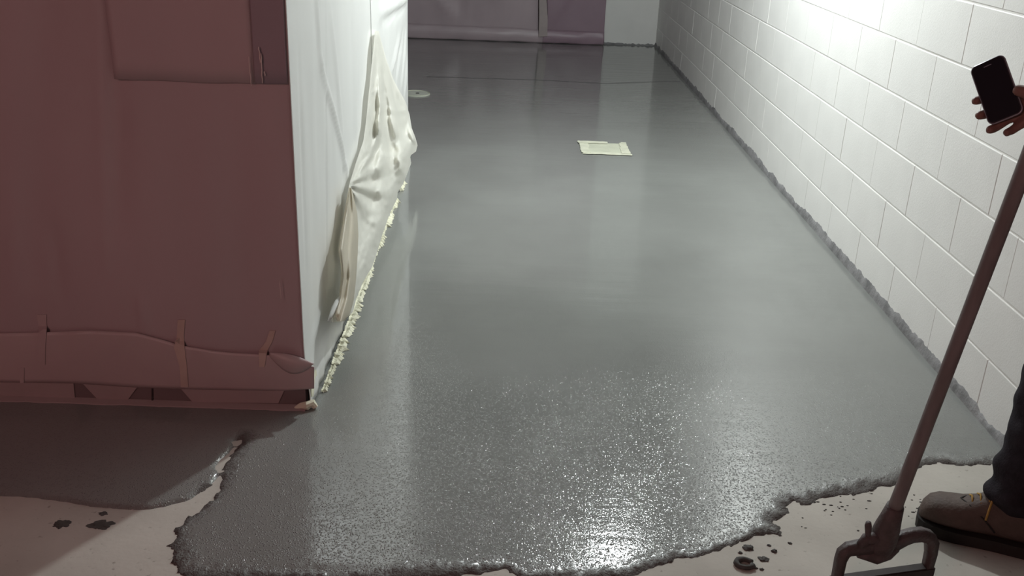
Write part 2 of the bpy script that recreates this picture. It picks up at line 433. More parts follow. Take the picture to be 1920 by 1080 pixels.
def crease(x, z, x0, z0, x1, z1, wdt, amp):
    """ridge along the segment (x0,z0)-(x1,z1)"""
    dx, dz = x1-x0, z1-z0; L2 = dx*dx+dz*dz
    t = min(1, max(0, ((x-x0)*dx+(z-z0)*dz)/L2))
    d = math.hypot(x-x0-t*dx, z-z0-t*dz)
    return amp*math.exp(-(d/wdt)**2)*(0.35+0.65*math.sin(math.pi*min(1, max(0, 0.08+0.84*t))))
def fpt(px, py): p = onY(px, py, YB); return p[0], p[2]
FC = [(fpt(205, -300), fpt(222, 420), .035, .010), (fpt(185, -300), fpt(195, 500), .02, -.006), (fpt(100, 430), fpt(112, 560), .02, .008), (fpt(262, 560), fpt(270, 622), .012, -.010),
      (fpt(80, -100), fpt(60, 520), .05, .008), (fpt(330, 180), fpt(345, 560), .06, .006), (fpt(440, 200), fpt(455, 620), .05, .006), (fpt(20, 300), fpt(30, 620), .035, -.008)]
def front_P(u, v):
    x = -3.4 + u*(XS+3.4); z = 0.10 + v*(ZC-0.12)
    d = 0.009*nz(x*2.2, z*0.7, 1) + 0.004*nz(x*6, z*1.6, 2)
    for (a, b, wd, am) in FC: d += crease(x, z, a[0], a[1], b[0], b[1], wd, am)
    d *= ss(0, 0.06, XS-x)
    return (x, YB + d, z)
obj('front_sheet', grid('front_sheet', front_P, 200, 110, 0.002, (0, 1, 0)), 'poly_red', enc, True)

# a second layer of sheeting and a dark corner strip on the upper front
def panel(name, x0, x1, z0, z1, m, off):
    def Pf(u, v):
        x = x0+u*(x1-x0); z = z0 + v*(z1-z0)
        return (x + 0.002*nz(z*9, x*3), YB - off + 0.003*nz(x*5, z*2, 4), z + (0.004*nz(x*9, 7.0) if v == 0 else 0))
    return obj(name, grid(name, Pf, 24, 40, 0.002, (0, 1, 0)), m, enc, True)
panel('overlap_sheet', fpt(205, 0)[0]-.01, fpt(474, 70)[0], fpt(340, 152)[1], ZC-0.02, 'poly_red', 0.006)
panel('corner_strip', fpt(474, 70)[0], XS-0.006, fpt(500, 156)[1], ZC-0.02, 'poly_dark', 0.009)
def streak(px0, py0, px1, py1, wd):
    a = Vector(onY(px0, py0, YB-0.018)); b = Vector(onY(px1, py1, YB-0.018))
    n = 7; bm = bmesh.new()
    pts = [a.lerp(b, i/n) + Vector((0.002*nz(i*2.3, px0), 0, 0)) for i in range(n+1)]
    tube(bm, pts, [wd*(0.5+0.5*abs(nz(i*1.3, py0))+.2) for i in range(n+1)], 6)
    obj('dried_drip', bm, 'drip', enc, True)
streak(466, 106, 471, 161, 0.0016); streak(485, 88, 488, 118, 0.0022); streak(489, 100, 492, 156, 0.002); streak(495, 134, 497, 142, 0.002); streak(524, 528, 527, 560, 0.0012)

# lower flap of sheeting taped across the foot of the front
top_tab = [(-900, 640), (-200, 632), (0, 625), (60, 624), (170, 620), (255, 624), (300, 636), (340, 648), (400, 658), (440, 662), (480, 664), (520, 668), (560, 680), (594, 690)]
bot_tab = [(-900, 712), (-200, 715), (0, 717), (140, 719), (260, 727), (350, 730), (530, 733), (577, 730), (594, 728)]
def flap_P(u, v):
    px = -900 + u*(589+900)
    py = lerp_tab(bot_tab, px)*(1-v) + lerp_tab(top_tab, px)*v
    yo = YB - 0.010 - 0.006*math.sin(math.pi*v)*(0.6+0.8*abs(nz(px*.011, 3))) - 0.003*nz(px*.03, v*2.0, 5)
    p = onY(px, py, yo); return (p[0], yo, p[2])
obj('lower_flap', grid('lower_flap', flap_P, 160, 12, 0.002, (0, 1, 0)), 'poly_red_light', enc, True)
# the flap gathers into a loose loop at the corner
def loop_P(u, v):
    px = 505 + u*84
    top = 662 + 10*u - 4*math.sin(math.pi*u) + 18*u*u*0.6; sag = 668 + 26*math.sin(math.pi*min(1, u*1.0)) + 14*u
    py = top + (sag-top)*(1-v)
    yo = YB - 0.020 - 0.014*math.sin(math.pi*v)*math.sin(math.pi*u)
    p = onY(px, py, yo); return (p[0], yo, p[2])
obj('corner_loop', grid('corner_loop', loop_P, 24, 8, 0.002, (0, 1, 0)), 'poly_red_light', enc, True)
def strip_on_front(name, pts, m, off=0.04, thick=0.002):
    return obj(name, prism(name, [tuple(onY(x, y, YB-off)) for x, y in pts], (0, thick, 0)), m, enc)
def front_depth(px, py):
    t, b_ = lerp_tab(top_tab, px), lerp_tab(bot_tab, px)
    if t-6 <= py <= b_+4:
        v = min(1, max(0, (b_-py)/(b_-t)))
        return YB - 0.010 - 0.006*math.sin(math.pi*v)*(0.6+0.8*abs(nz(px*.011, 3))) - 0.003*nz(px*.03, v*2.0, 5) - 0.0025
    x, z = onY(px, py, YB)[0], onY(px, py, YB)[2]
    return front_P((x+3.4)/(XS+3.4), (z-.10)/(ZC-.12))[1] - 0.0025
def tape_on(rows, m):
    # rows of (x, y, width) down the strip, laid on whatever sheet is under it
    def Pf(u, v):
        k = v*(len(rows)-1); i = min(int(k), len(rows)-2); f_ = k-i
        x, y, wd = (rows[i][j]*(1-f_) + rows[i+1][j]*f_ for j in range(3))
        x += (u-.5)*wd; yo = front_depth(x, y); p = onY(x, y, yo); return (p[0], yo, p[2])
    obj('tape_strip', grid('tape_strip', Pf, 2, 14, 0.001, (0, 1, 0)), m, enc)
tape_on([(78, 590, 18), (80, 615, 15), (78, 650, 14), (77, 684, 15)], 'poly_red_light')
tape_on([(340, 600, 14), (338, 630, 13), (336, 652, 20), (344, 690, 13), (346, 726, 14)], 'tape_tan')
tape_on([(511, 620, 11), (505, 640, 12), (493, 658, 16), (491, 688, 10)], 'tape_tan')
tape_on([(41, 690, 9), (41, 704, 8), (41, 718, 7)], 'poly_red_light')

# plinth below the flap, with paper flaps hanging over it and tape on the floor along its foot
obj('plinth', boxm(-3.4, XS-0.002, YB-0.004, YB+0.03, 0.0, 0.12), 'plinth', enc)
for pts in ([(-300, 712), (137, 712), (141, 750), (-300, 744)], [(150, 714), (262, 720), (238, 752), (185, 751)], [(333, 722), (536, 726), (522, 756), (361, 754)], [(284, 724), (286, 724), (287, 752), (284, 752)]):
    if pts[1][0]-pts[0][0] < 5:
        strip_on_front('dark_slit', pts, 'blade', 0.008)  # thin dark strip stands in for the shaded slit in the plinth
    else:
        strip_on_front('paper_flap', pts, 'paper', 0.008)
def tape_front():
    bm = bmesh.new(); L = []
    n = 130
    for i in range(n+1):
        x = -2.6 + i/n*(XS+0.0+2.6)
        jag = 0.012*nz(x*11, 4) + 0.008*nz(x*37, 8)
        yf = YB - 0.022 + 0.5*jag - 0.006
        L.append([bm.verts.new((x, YB-0.005, 0.019)), bm.verts.new((x, YB-0.012, 0.017)), bm.verts.new((x, yf, 0.0125)), bm.verts.new((x, yf-0.001, 0.006))])
    for a, b in zip(L, L[1:]):
        for k in range(3): bm.faces.new((a[k], a[k+1], b[k+1], b[k]))
    return bm
obj('floor_tape', tape_front(), 'paper', enc)

# --- the white side
def spt(px, py): p = onX(px, py, XS); return p[1], p[2]
SC = [(spt(588, -60), spt(600, 120), .02, .008), (spt(600, 120), spt(656, 345), .018, .012), (spt(610, 0), spt(612, 545), .006, -.006), (spt(618, 20), spt(640, 250), .03, .008), (spt(660, -40), spt(668, 300), .05, .008),
      (spt(560, 100), spt(572, 500), .02, -.006), (spt(645, 300), spt(640, 420), .02, -.006), (spt(612, 548), spt(580, 650), .012, .008), (spt(618, 590), spt(590, 700), .012, .008)]
def side_P(u, v):
    y = YB - 0.004 + u*(4.24-YB); z = 0.012 + v*(ZC-0.03)
    d = 0.010*nz(y*3, z*0.9, 11) + 0.004*nz(y*9, z*3, 12)
    for (a, b, wd, am) in SC: d += crease(y, z, a[0], a[1], b[0], b[1], wd, am)
    d *= ss(0, 0.10, y-YB)
    d += 0.022*ss(0.22, 0.0, z)*(0.6+0.8*abs(nz(y*9, 2)))
    return (XS + d, y, z)
obj('side_sheet', grid('side_sheet', side_P, 150, 150, 0.0015, (-1, 0, 0)), 'poly_white', enc, True)
SF = [(spt(705, 25), spt(762, -5), .03, .016), (spt(712, 40), spt(765, 8), .015, -.012), (spt(745, 70), spt(728, 130), .02, .012), (spt(752, 60), spt(738, 150), .02, -.010), (spt(758, 60), spt(748, 160), .02, .012), (spt(762, 100), spt(755, 175), .03, .010)]
def side2_P(u, v):
    y = 4.20 + u*(YE-4.20); z = 0.012 + v*(ZC-0.03)
    d = 0.012 + 0.007*nz(y*3, z*1.3, 15) + 0.003*nz(y*9, z*3, 16)
    for (a, b, wd, am) in SF: d += crease(y, z, a[0], a[1], b[0], b[1], wd, am)
    d += 0.022*ss(0.22, 0.0, z)*(0.6+0.8*abs(nz(y*9, 2)))
    d *= ss(0, 0.22, YE-y)
    k = ss(0, 0.15, y-4.2)
    d = d*k + (1-k)*(side_P(min(1, (y-YB+.004)/(4.24-YB)), v)[0] - XS + 0.002)
    return (XS + d, y, z)
obj('side_sheet', grid('side_sheet', side2_P, 90, 130, 0.0015, (-1, 0, 0)), 'poly_white', enc, True)
obj('end_sheet', grid('end_sheet', lambda u, v: (XS - u*2.8, YE + 0.008*nz(u*9, v*4), 0.012+v*(ZC-0.03)), 40, 20, 0.002, (0, -1, 0)), 'poly_white', enc, True)

# loose drape hanging from a tape point on the side and bellying out over the floor
LT = [(58, 703), (80, 701), (110, 698), (150, 694), (190, 690), (230, 686), (265, 681), (300, 669), (345, 655), (372, 650), (400, 645), (440, 638), (470, 634), (500, 640), (530, 638), (560, 634), (585, 620), (604, 622)]
RT = [(58, 710), (80, 716), (110, 724), (150, 738), (190, 760), (215, 768), (240, 772), (258, 779), (272, 783), (284, 780), (292, 769), (306, 771), (320, 766), (345, 756), (360, 746), (372, 745), (400, 731), (440, 717), (470, 708), (500, 698), (530, 680), (560, 668), (585, 662), (604, 640)]
def sheet_off(y, z):
    return 0.017 + 0.030*ss(0.24, 0.0, z)          # clear of the sheet behind
def drape_P(u, v):
    py = 58 + v*(604-58)
    xl, xr = lerp_tab(LT, py), lerp_tab(RT, py)
    px = xl + u*(xr-xl)
    g = ss(0, 0.32, v)
    # profile across: turned-in left lip, standing fold, valley, belly, back to the wall at the right
    th = math.atan2(px-706, py-40); ra = math.hypot(px-706, py-40)
    t2 = math.atan2(py-347, px-650); r2 = math.hypot(px-650, py-347)
    lip = 0.007*math.exp(-((u-0.14)/0.10)**2)*(0.4+0.6*ss(0, .3, v))
    belly = 0.046*math.exp(-((v-0.40)/0.17)**2)*ss(0.15, 0.8, u)
    fold = 0.0075*math.sin(th*44 + 1.2*nz(py*.02, 3))*ss(0, 160, ra)*(1-ss(250, 420, ra))*(0.3+0.7*ss(0, .3, u))
    fold += 0.0075*math.sin(t2*9)*math.exp(-(r2/85)**2)*ss(0, 14, r2)
    rx = lerp_tab([(60, 708), (130, 712), (200, 714), (250, 709), (290, 696), (340, 662)], py)
    fold += 0.014*math.exp(-((px-rx)/5.5)**2)*ss(60, 130, py)*(1-ss(300, 345, py))
    fold += 0.003*nz(px*.05, py*.035, 31) + 0.0022*nz(px*.12, py*.09, 8)
    q0 = onX(px, py, XS); base = sheet_off(q0[1], q0[2])
    X = XS + base + 0.004 + g*(0.005 + lip + belly + fold)
    X = max(X, XS + base + 0.003)
    X = XS + (X-XS)*ss(-0.1, 0.22, u) + (base+0.003)*(1-ss(-0.1, 0.22, u))
    p = onX(px, py, X)
    if p[2] < 0.012:
        p = fl(px, py, 0.012)
    return (p[0], p[1], p[2])
obj('loose_drape', grid('loose_drape', drape_P, 110, 150), 'poly_cream', enc, True)
# hanging tail of the drape below the pinch
def tail_P(u, v):
    py = 352 + v*(602-352)
    xl = lerp_tab([(352, 654), (400, 646), (440, 640), (470, 636), (520, 641), (560, 636), (590, 628), (602, 632)], py)
    xr = lerp_tab([(352, 659), (400, 670), (440, 672), (470, 671), (520, 668), (560, 664), (590, 656), (602, 645)], py)
    px = xl + u*(xr-xl)
    X = XS + 0.034 + 0.022*ss(0.1, 0.7, v) + (0.012+0.014*v)*math.sin(math.pi*u)**0.7 + 0.006*math.sin(u*9+v*3)*math.sin(math.pi*u)
    p = onX(px, py, X); return (p[0], p[1], max(p[2], 0.015))
obj('drape_tail', grid('drape_tail', tail_P, 20, 50), 'poly_tan', enc, True)
def finger_fold():
    bm = bmesh.new()
    a = Vector(onX(616, 602, XS+0.040)); b = Vector(onX(640, 556, XS+0.062))
    tube(bm, [a.lerp(b, t) for t in (0, .25, .5, .75, 0.95, 1.0)], [0.003, 0.008, 0.012, 0.013, 0.008, 0.002], 10)
    return bm
obj('rolled_fold', finger_fold(), 'poly_white', enc, True)

# torn cream tape along the foot of the side
def torn_tape(p0, p1, wmid, seed, hgt):
    n = 40; bm = bmesh.new(); L = []
    a = Vector(fl(*p0)); b = Vector(fl(*p1))
    for i in range(n+1):
        t = i/n; p = a.lerp(b, t); e = ss(0, 0.06, t)*ss(0, 0.06, 1-t)
        wd = wmid*(0.75 + 0.5*nz(t*9, seed) + 0.45*nz(t*31, seed+4))*max(e, .2)
        if nz(t*26, seed+9) > 0.36: wd *= 0.35
        hh = hgt*(0.8+0.6*nz(t*14, seed+2))
        xb = XS + 0.027
        L.append([bm.verts.new((xb, p.y, hh)), bm.verts.new((xb+0.006, p.y+0.003*nz(t*40, seed), hh*0.8)), bm.verts.new((xb+0.004+0.55*wd, p.y, 0.018+0.25*hh*(0.5+nz(t*25, seed+7)))), bm.verts.new((xb+0.004+max(wd, .004), p.y+0.004*nz(t*50, seed+3), 0.0105))])
    for q, r in zip(L, L[1:]):
        for k in range(3): bm.faces.new((q[k], q[k+1], r[k+1], r[k]))
    obj('torn_tape', bm, 'tape_cream', enc)
torn_tape((600, 742), (618, 690), 0.018, 3, 0.02)
torn_tape((617, 692), (640, 640), 0.030, 6, 0.028)
torn_tape((640, 640), (664, 575), 0.034, 9, 0.026)
torn_tape((664, 575), (692, 502), 0.026, 12, 0.026)
torn_tape((690, 507), (704, 466), 0.012, 31, 0.03)
torn_tape((703, 468), (712, 448), 0.026, 15, 0.03)
torn_tape((711, 450), (719, 428), 0.010, 35, 0.035)
torn_tape((727, 408), (734, 392), 0.010, 39, 0.04)
torn_tape((718, 430), (728, 405), 0.028, 18, 0.04)
torn_tape((733, 395), (740, 378), 0.024, 20, 0.04)
torn_tape((745, 362), (752, 345), 0.026, 24, 0.05)
# crumpled tape end and corner tape
bm = bmesh.new()
a = Vector(fl(552, 766, 0.012)); b = Vector(fl(592, 764, 0.014))
tube(bm, [a, a.lerp(b, .3)+Vector((0, .004, .006)), a.lerp(b, .6)+Vector((0, -.004, .010)), a.lerp(b, .85)+Vector((0, .006, .012)), b], [0.004, 0.010, 0.013, 0.014, 0.007], 8)
for v in bm.verts: v.co += Vector((nz(v.co.x*90, v.co.y*90), nz(v.co.y*90, 5, v.co.z*90), .6*nz(3, v.co.z*90, v.co.x*90)))*0.005
obj('crumpled_tape', bm, 'tape_cream', enc)
obj('corner_tape', prism('corner_tape', [tuple(onX(x, y, XS+0.012)) for x, y in [(585, 690), (592, 694), (594, 712), (590, 742), (583, 744), (582, 715)]], (0.002, 0, 0)), 'tape_cream', enc)

# ================================================================== sheeting hung on the far wall
far = tag(empty('plastic_curtain', (-0.5, 10.45, 0)), 'mauve plastic sheeting hung over the far end of the corridor', 'plastic sheet')
def fq(px, py): p = onY(px, py, 10.44); return p[0], p[2]
FF = [(fq(862, -60), fq(862, 32), .035, -.03), (fq(800, -20), fq(850, 30), .04, .02), (fq(900, 30), fq(960, -40), .05, .02), (fq(940, -60), fq(930, 60), .06, .012), (fq(1090, -40), fq(1040, 30), .05, .012)]
X_T = onY(1019, 40, 10.44)[0]; X_R = onY(1134, 40, 10.44)[0]
def far_piece(x0, x1, m):
    def Pf(u, v):
        x = x0 + u*(x1-x0); z = 0.03 + v*(ZC-0.05)
        d = 0.012*nz(x*3, z*1.2, 41) + 0.006*nz(x*8, z*3, 42)
        for (a, b, wd, am) in FF: d += -crease(x, z, a[0], a[1], b[0], b[1], wd, am)
        return (x + 0.010*ss(0.2, 0, z), 10.44 + d, z)
    obj('curtain_sheet', grid('curtain_sheet', Pf, 70, 60, 0.003, (0, 1, 0)), m, far, True)
far_piece(-3.2, X_T, 'poly_far'); far_piece(X_T, X_R, 'poly_far_dark')
def hem(x0, x1, m):
    def Pf(u, v):
        x = x0 + u*(x1-x0); z = 0.012 + v*(0.145 - 0.008*(x+1)) + 0.006*nz(x*6, v)
        return (x, 10.425 - 0.03*math.sin(math.pi*v)*(0.6+0.5*nz(x*4, 8)) - 0.012*(1-v), z)
    obj('hem', grid('hem', Pf, 60, 8, 0.003, (0, 1, 0)), m, far, True)
hem(-3.2, X_T, 'poly_far'); hem(X_T, X_R, 'poly_far_dark')
def far_tape():
    pts = [(1010, -90), (1024, -90), (1025, 0), (1027, 40), (1026, 68), (1010, 69), (1011, 30)]
    return prism('tape_strip', [tuple(onY(x, y, 10.385)) for x, y in pts], (0, 0.003, 0))
obj('tape_strip', far_tape(), mat('tan_tape_far', (0.43, 0.36, 0.355), 0.5, 0.3, 0.1, 12), far)

# ================================================================== covers masked off in the floor
cx0, cx1, cy0, cy1 = 0.472, 0.768, 5.86, 6.165
dc = tag(empty('drain_cover', (0.62, 6.01, TH)), 'cream square drain cover taped over in the wet floor', 'drain cover')
def cover_poly(jit, seed, x0, x1, y0, y1, n=12):
    P_ = []
    for (a, b) in (((x0, y0), (x1, y0)), ((x1, y0), (x1, y1)), ((x1, y1), (x0, y1)), ((x0, y1), (x0, y0))):
        for i in range(n):
            t = i/n; x = a[0]+t*(b[0]-a[0]); y = a[1]+t*(b[1]-a[1])
            P_.append((x + jit*nz(x*30, y*30, seed), y + jit*nz(y*30, x*30, seed+5), TH))
    return P_
obj('cover_plate', prism('cover_plate', cover_poly(0.008, 2, cx0+.01, cx1-.01, cy0+.01, cy1-.02), (0, 0, 0.004)), 'cover', dc)
for (x0, x1, y0, y1, s) in ((cx0, cx1+.01, cy0-.004, cy0+.045, 1), (cx0-.008, cx0+.05, cy0+.03, cy1, 4), (cx1-.05, cx1+.002, cy0+.03, cy1-.01, 7), (cx0-.02, cx1-.12, cy1-.045, cy1+.006, 9)):
    obj('tape_strip', prism('tape_strip', [(a, b, TH+0.0035+0.0004*s) for a, b, c in cover_poly(0.012, s, x0, x1, y0, y1, 8)], (0, 0, 0.0015)), 'cover_tape', dc)
obj('tape_corner', prism('tape_corner', [(cx1-.035, cy1+.004, TH+.004), (cx1-.005, cy1-.012, TH+.004), (cx1+.004, cy1+.012, TH+.004), (cx1-.03, cy1+.016, TH+.004)], (0, 0, 0.002)), 'cover_tape', dc)
ro = tag(empty('cleanout_cover', (-0.72, 7.52, TH)), 'pale round cleanout cover beside the white plastic enclosure', 'floor cover')
bm = bmesh.new(); tube(bm, [(-0.72, 7.52, TH), (-0.72, 7.52, TH+0.005), (-0.72, 7.52, TH+0.006)], [0.112, 0.112, 0.106], 40)
obj('disc', bm, 'cover_grey', ro)
bm = bmesh.new(); tube(bm, [(-0.705, 7.515, TH+0.006), (-0.705, 7.515, TH+0.010), (-0.705, 7.515, TH+0.012)], [0.015, 0.015, 0.010], 12)
obj('screw', bm, 'crumb', ro)
bm = bmesh.new()
ring = []
for k in range(41):
    a = 2*math.pi*k/40; ring.append((-0.72+0.108*math.cos(a), 7.52+0.108*math.sin(a), TH+0.006))
tube(bm, ring, 0.004, 6, False); obj('rim', bm, 'cover', ro)

# ================================================================== crumbs and splashes of cement on the bare floor
def blob(px, py, r, hgt, seed, name, label, cat, group, m='crumb', el=1.0):
    c = fl(px, py); bm = bmesh.new(); bmesh.ops.create_icosphere(bm, subdivisions=4, radius=1)
    for v in bm.verts:
        k = 1 + 0.5*nz(v.co.x*1.6+seed, v.co.y*1.6, v.co.z*1.6) + 0.25*nz(v.co.x*4+seed, v.co.y*4, 3)
        v.co = Vector((c[0] + v.co.x*r*el*k, c[1] + v.co.y*r*k, max(-0.0005, v.co.z*hgt*k)))
    return tag(obj(name, bm, m, None, True), label, cat, group)
blob(115, 983, 0.016, 0.0015, 1, 'cement_splash', 'smaller dark cement spot on the bare floor at the left', 'splash', 'cement splashes on the bare floor', el=1.3)
blob(190, 984, 0.019, 0.0015, 5, 'cement_splash', 'larger dark cement spot on the bare floor near the shadow edge', 'splash', 'cement splashes on the bare floor', el=1.5)
blob(193, 963, 0.008, 0.001, 8, 'cement_splash', 'tiny dark cement spot just below the edge of the left pool', 'splash', 'cement splashes on the bare floor', el=1.4)
# ring-shaped crumb by the front edge
bm = bmesh.new(); c = fl(1396, 1060)
tube(bm, [(c[0]+0.021*math.cos(a), c[1]+0.016*math.sin(a), 0.006+0.002*nz(a*3, 2)) for a in [0.4+5.4*k/14 for k in range(15)]], [0.006+0.004*abs(nz(k*1.1, 7)) for k in range(15)], 7)
tag(obj('cement_crumb', bm, 'crumb', None, True), 'curled cement crumb on the bare floor below the coating edge', 'crumb', 'cement crumbs by the front edge')
crs = [(1404, 1028, .011, .006), (1432, 1049, .010, .004), (1452, 1034, .006, .005), (1428, 1068, .004, .004), (1388, 1037, .004, .004), (1442, 1023, .004, .003), (1481, 1019, .004, .003), (1418, 1066, .003, .003)]
cl = ['flat cement crumb just above the curled crumb', 'wide flat cement crumb to the right of the curled crumb', 'rounded cement crumb right of and above the curled crumb', 'tiny cement crumb at the lower right of the curled crumb',
      'tiny cement crumb at the upper left of the curled crumb', 'tiny cement crumb close under the coating edge', 'tiny cement crumb farthest right below the coating point', 'tiny cement crumb touching the lower edge of the curled crumb']
for i, (x, y, r, h) in enumerate(crs):
    blob(x, y, r, h, i*3.3, 'cement_crumb', cl[i], 'crumb', 'cement crumbs by the front edge', el=1.3)
rng = random.Random(3); bm = bmesh.new()
for i in range(60):
    x = rng.uniform(1500, 1745); y = rng.uniform(925, 1000)
    if abs(x-(1690-(y-900)*0.45)) < 25: continue
    c = fl(x, y); r = rng.uniform(.0012, .0036); e_ = rng.uniform(1, 2.4)
    q = bmesh.ops.create_icosphere(bm, subdivisions=1, radius=1)
    for v in q['verts']: v.co = Vector((c[0]+v.co.x*r*e_, c[1]+v.co.y*r, max(-.0005, v.co.z*.002)))
o = tag(obj('cement_grit', bm, 'crumb', None, True), 'fine cement grit scattered on the bare floor around the rake', 'grit'); o['kind'] = 'stuff'

# ================================================================== gauge rake leaning beside the worker
tool = tag(empty('floor_rake', (0.89, 1.83, 0)), 'long-handled floor rake with bent metal bracket standing on the bare floor', 'rake')
tl, tr = Vector((0.786, 1.795, 0)), Vector((1.016, 1.850, 0))
ux = (tr-tl).normalized(); un = Vector((-ux.y, ux.x, 0))
def T(s, n, z): return tl + ux*(s*(tr-tl).length) + un*n + Vector((0, 0, z))
def flat_bar(path, wd, th):
    """rectangular bar bent along a path in the bracket plane"""
    bm = bmesh.new(); rings = []
    for i, p in enumerate(path):
        a = path[max(0, i-1)]; b = path[min(len(path)-1, i+1)]
        t = (b-a).normalized(); s = t.cross(un).normalized()
        ww = wd[i] if isinstance(wd, list) else wd
        rings.append([bm.verts.new(p + s*ww*x + un*th*y) for x, y in ((-.5, -.5), (.5, -.5), (.5, .5), (-.5, .5))])
    for a, b in zip(rings, rings[1:]):
        for k in range(4): bm.faces.new((a[k], a[(k+1) % 4], b[(k+1) % 4], b[k]))
    bm.faces.new(list(reversed(rings[0]))); bm.faces.new(rings[-1])
    bmesh.ops.recalc_face_normals(bm, faces=bm.faces)
    return bm
path = [T(0.0, 0, 0.05), T(0.0, 0, 0.10), T(0.0, 0, 0.145), T(0.015, 0, 0.163), T(0.06, 0, 0.172), T(0.16, 0, 0.173), T(0.30, 0, 0.174), T(0.45, 0, 0.174), T(0.58, 0, 0.176), T(0.66, 0, 0.184), T(0.74, 0, 0.188), T(0.84, 0, 0.187), T(0.93, 0, 0.178), T(0.98, 0, 0.160), T(1.0, 0, 0.13), T(1.0, 0, 0.09), T(1.0, 0, 0.05)]
obj('bracket', flat_bar(path, [.017, .017, .019, .024, .026, .028, .032, .034, .034, .030, .028, .028, .028, .026, .021, .017, .017], 0.022), 'steel', tool, True)
bm = bmesh.new()
pl = [T(-0.06, -.013, 0.001), T(1.06, -.013, 0.001), T(1.06, .013, 0.001), T(-0.06, .013, 0.001)]
ph = [p + Vector((0, 0, 0.093)) for p in pl]
A_ = [bm.verts.new(p) for p in pl]; B_ = [bm.verts.new(p) for p in ph]
bm.faces.new(list(reversed(A_))); bm.faces.new(B_)
for i in range(4): bm.faces.new((A_[i], A_[(i+1) % 4], B_[(i+1) % 4], B_[i]))
bmesh.ops.bevel(bm, geom=bm.edges[:], offset=0.003, segments=2, affect='EDGES')
obj('blade_box', bm, 'blade', tool)
# socket clamp, underside bolt and wing knob
sk = T(0.42, 0, 0.172)
htop = Vector(at(2020, 55, 1.88)); hb = T(0.42, 0.0, 0.19)
hax = (htop-hb).normalized()
bm = bmesh.new(); tube(bm, [hb - hax*0.045, hb - hax*0.03, hb, hb + hax*0.035, hb + hax*0.06, hb + hax*0.10], [0.024, 0.029, 0.031, 0.028, 0.024, 0.019], 16)
obj('socket', bm, 'steel', tool, True)
bm = bmesh.new(); tube(bm, [T(0.18, 0, .150), T(0.26, 0, .148), T(0.36, 0, .146), T(0.5, 0, .152), T(0.6, 0, .158)], [.006, .012, .022, .020, .010], 10)
obj('clamp_plate', bm, 'steel', tool, True)
bm = bmesh.new(); tube(bm, [T(0.16, -.006, .180), T(0.21, -.006, .199), T(0.34, -.006, .199), T(0.38, -.006, .185)], [.010, .013, .015, .013], 10)
obj('clamp_lug', bm, 'steel', tool, True)
bm = bmesh.new(); tube(bm, [T(0.235, -.008, .192), T(0.215, -.008, .215), T(0.200, -.008, .236), T(0.195, -.008, .246)], [.0065, .0065, .008, .006], 10)
obj('wing_knob', bm, 'steel', tool, True)
bm = bmesh.new(); L_ = (htop-hb).length
tube(bm, [hb + hax*(L_*t) for t in (0.04, 0.12, 0.3, 0.5, 0.7, 0.9, 0.985, 1.0)], [0.0165, 0.0150, 0.0145, 0.0142, 0.0142, 0.0142, 0.0142, 0.008], 14)
obj('handle', bm, 'handle', tool, True)

# ================================================================== the worker at the right
person = tag(empty('person', (1.36, 1.92, 0)), 'person in dark jeans and tan work boots holding a phone at the right edge', 'person')
def capsule(bm, a, b, ra, rb, seg=14):
    a = Vector(a); b = Vector(b); t = (b-a)
    if t.length < 1e-5: t = Vector((0, 0, 1e-4))
    tn = t.normalized()
    pts = [a - tn*ra*0.98, a - tn*ra*0.75, a - tn*ra*0.4, a, a.lerp(b, .5), b, b + tn*rb*0.4, b + tn*rb*0.75, b + tn*rb*0.98]
    rs = [ra*0.2, ra*0.66, ra*0.917, ra, (ra+rb)/2, rb, rb*0.917, rb*0.66, rb*0.2]
    tube(bm, pts, rs, seg)
def chain(bm, pts, rs):
    for i in range(len(pts)-1): capsule(bm, pts[i], pts[i+1], rs[i], rs[i+1])
def ellipsoid(bm, c, r, rot=None):
    q = bmesh.ops.create_icosphere(bm, subdivisions=3, radius=1)
    for v in q['verts']:
        p = Vector((v.co.x*r[0], v.co.y*r[1], v.co.z*r[2]))
        if rot: p = rot @ p
        v.co = p + Vector(c)
def fuse(name, bm, voxel, m, parent, smooth_it=4, wrinkle=None):
    """melt overlapping pieces into one continuous skin"""
    me = bpy.data.meshes.new(name+'_raw'); bm.to_mesh(me); bm.free()
    t = bpy.data.objects.new(name+'_raw', me); C.objects.link(t)
    r = t.modifiers.new('r', 'REMESH'); r.mode = 'VOXEL'; r.voxel_size = voxel
    s = t.modifiers.new('s', 'SMOOTH'); s.iterations = smooth_it; s.factor = 0.5
    dg = bpy.context.evaluated_depsgraph_get(); dg.update()
    me2 = bpy.data.meshes.new_from_object(t.evaluated_get(dg)); me2.name = name
    bpy.data.objects.remove(t); bpy.data.meshes.remove(me)
    me2.materials.clear()
    if wrinkle:
        co = np.empty(len(me2.vertices)*3, np.float32); no = np.empty_like(co)
        me2.vertices.foreach_get('co', co); me2.vertices.foreach_get('normal', no)
        co = co.reshape(-1, 3); no = no.reshape(-1, 3)
        k = np.array([wrinkle(Vector(p)) for p in co], np.float32)
        me2.vertices.foreach_set('co', (co + no*k[:, None]).ravel()); me2.update()
    return obj(name, me2, m, parent, True)

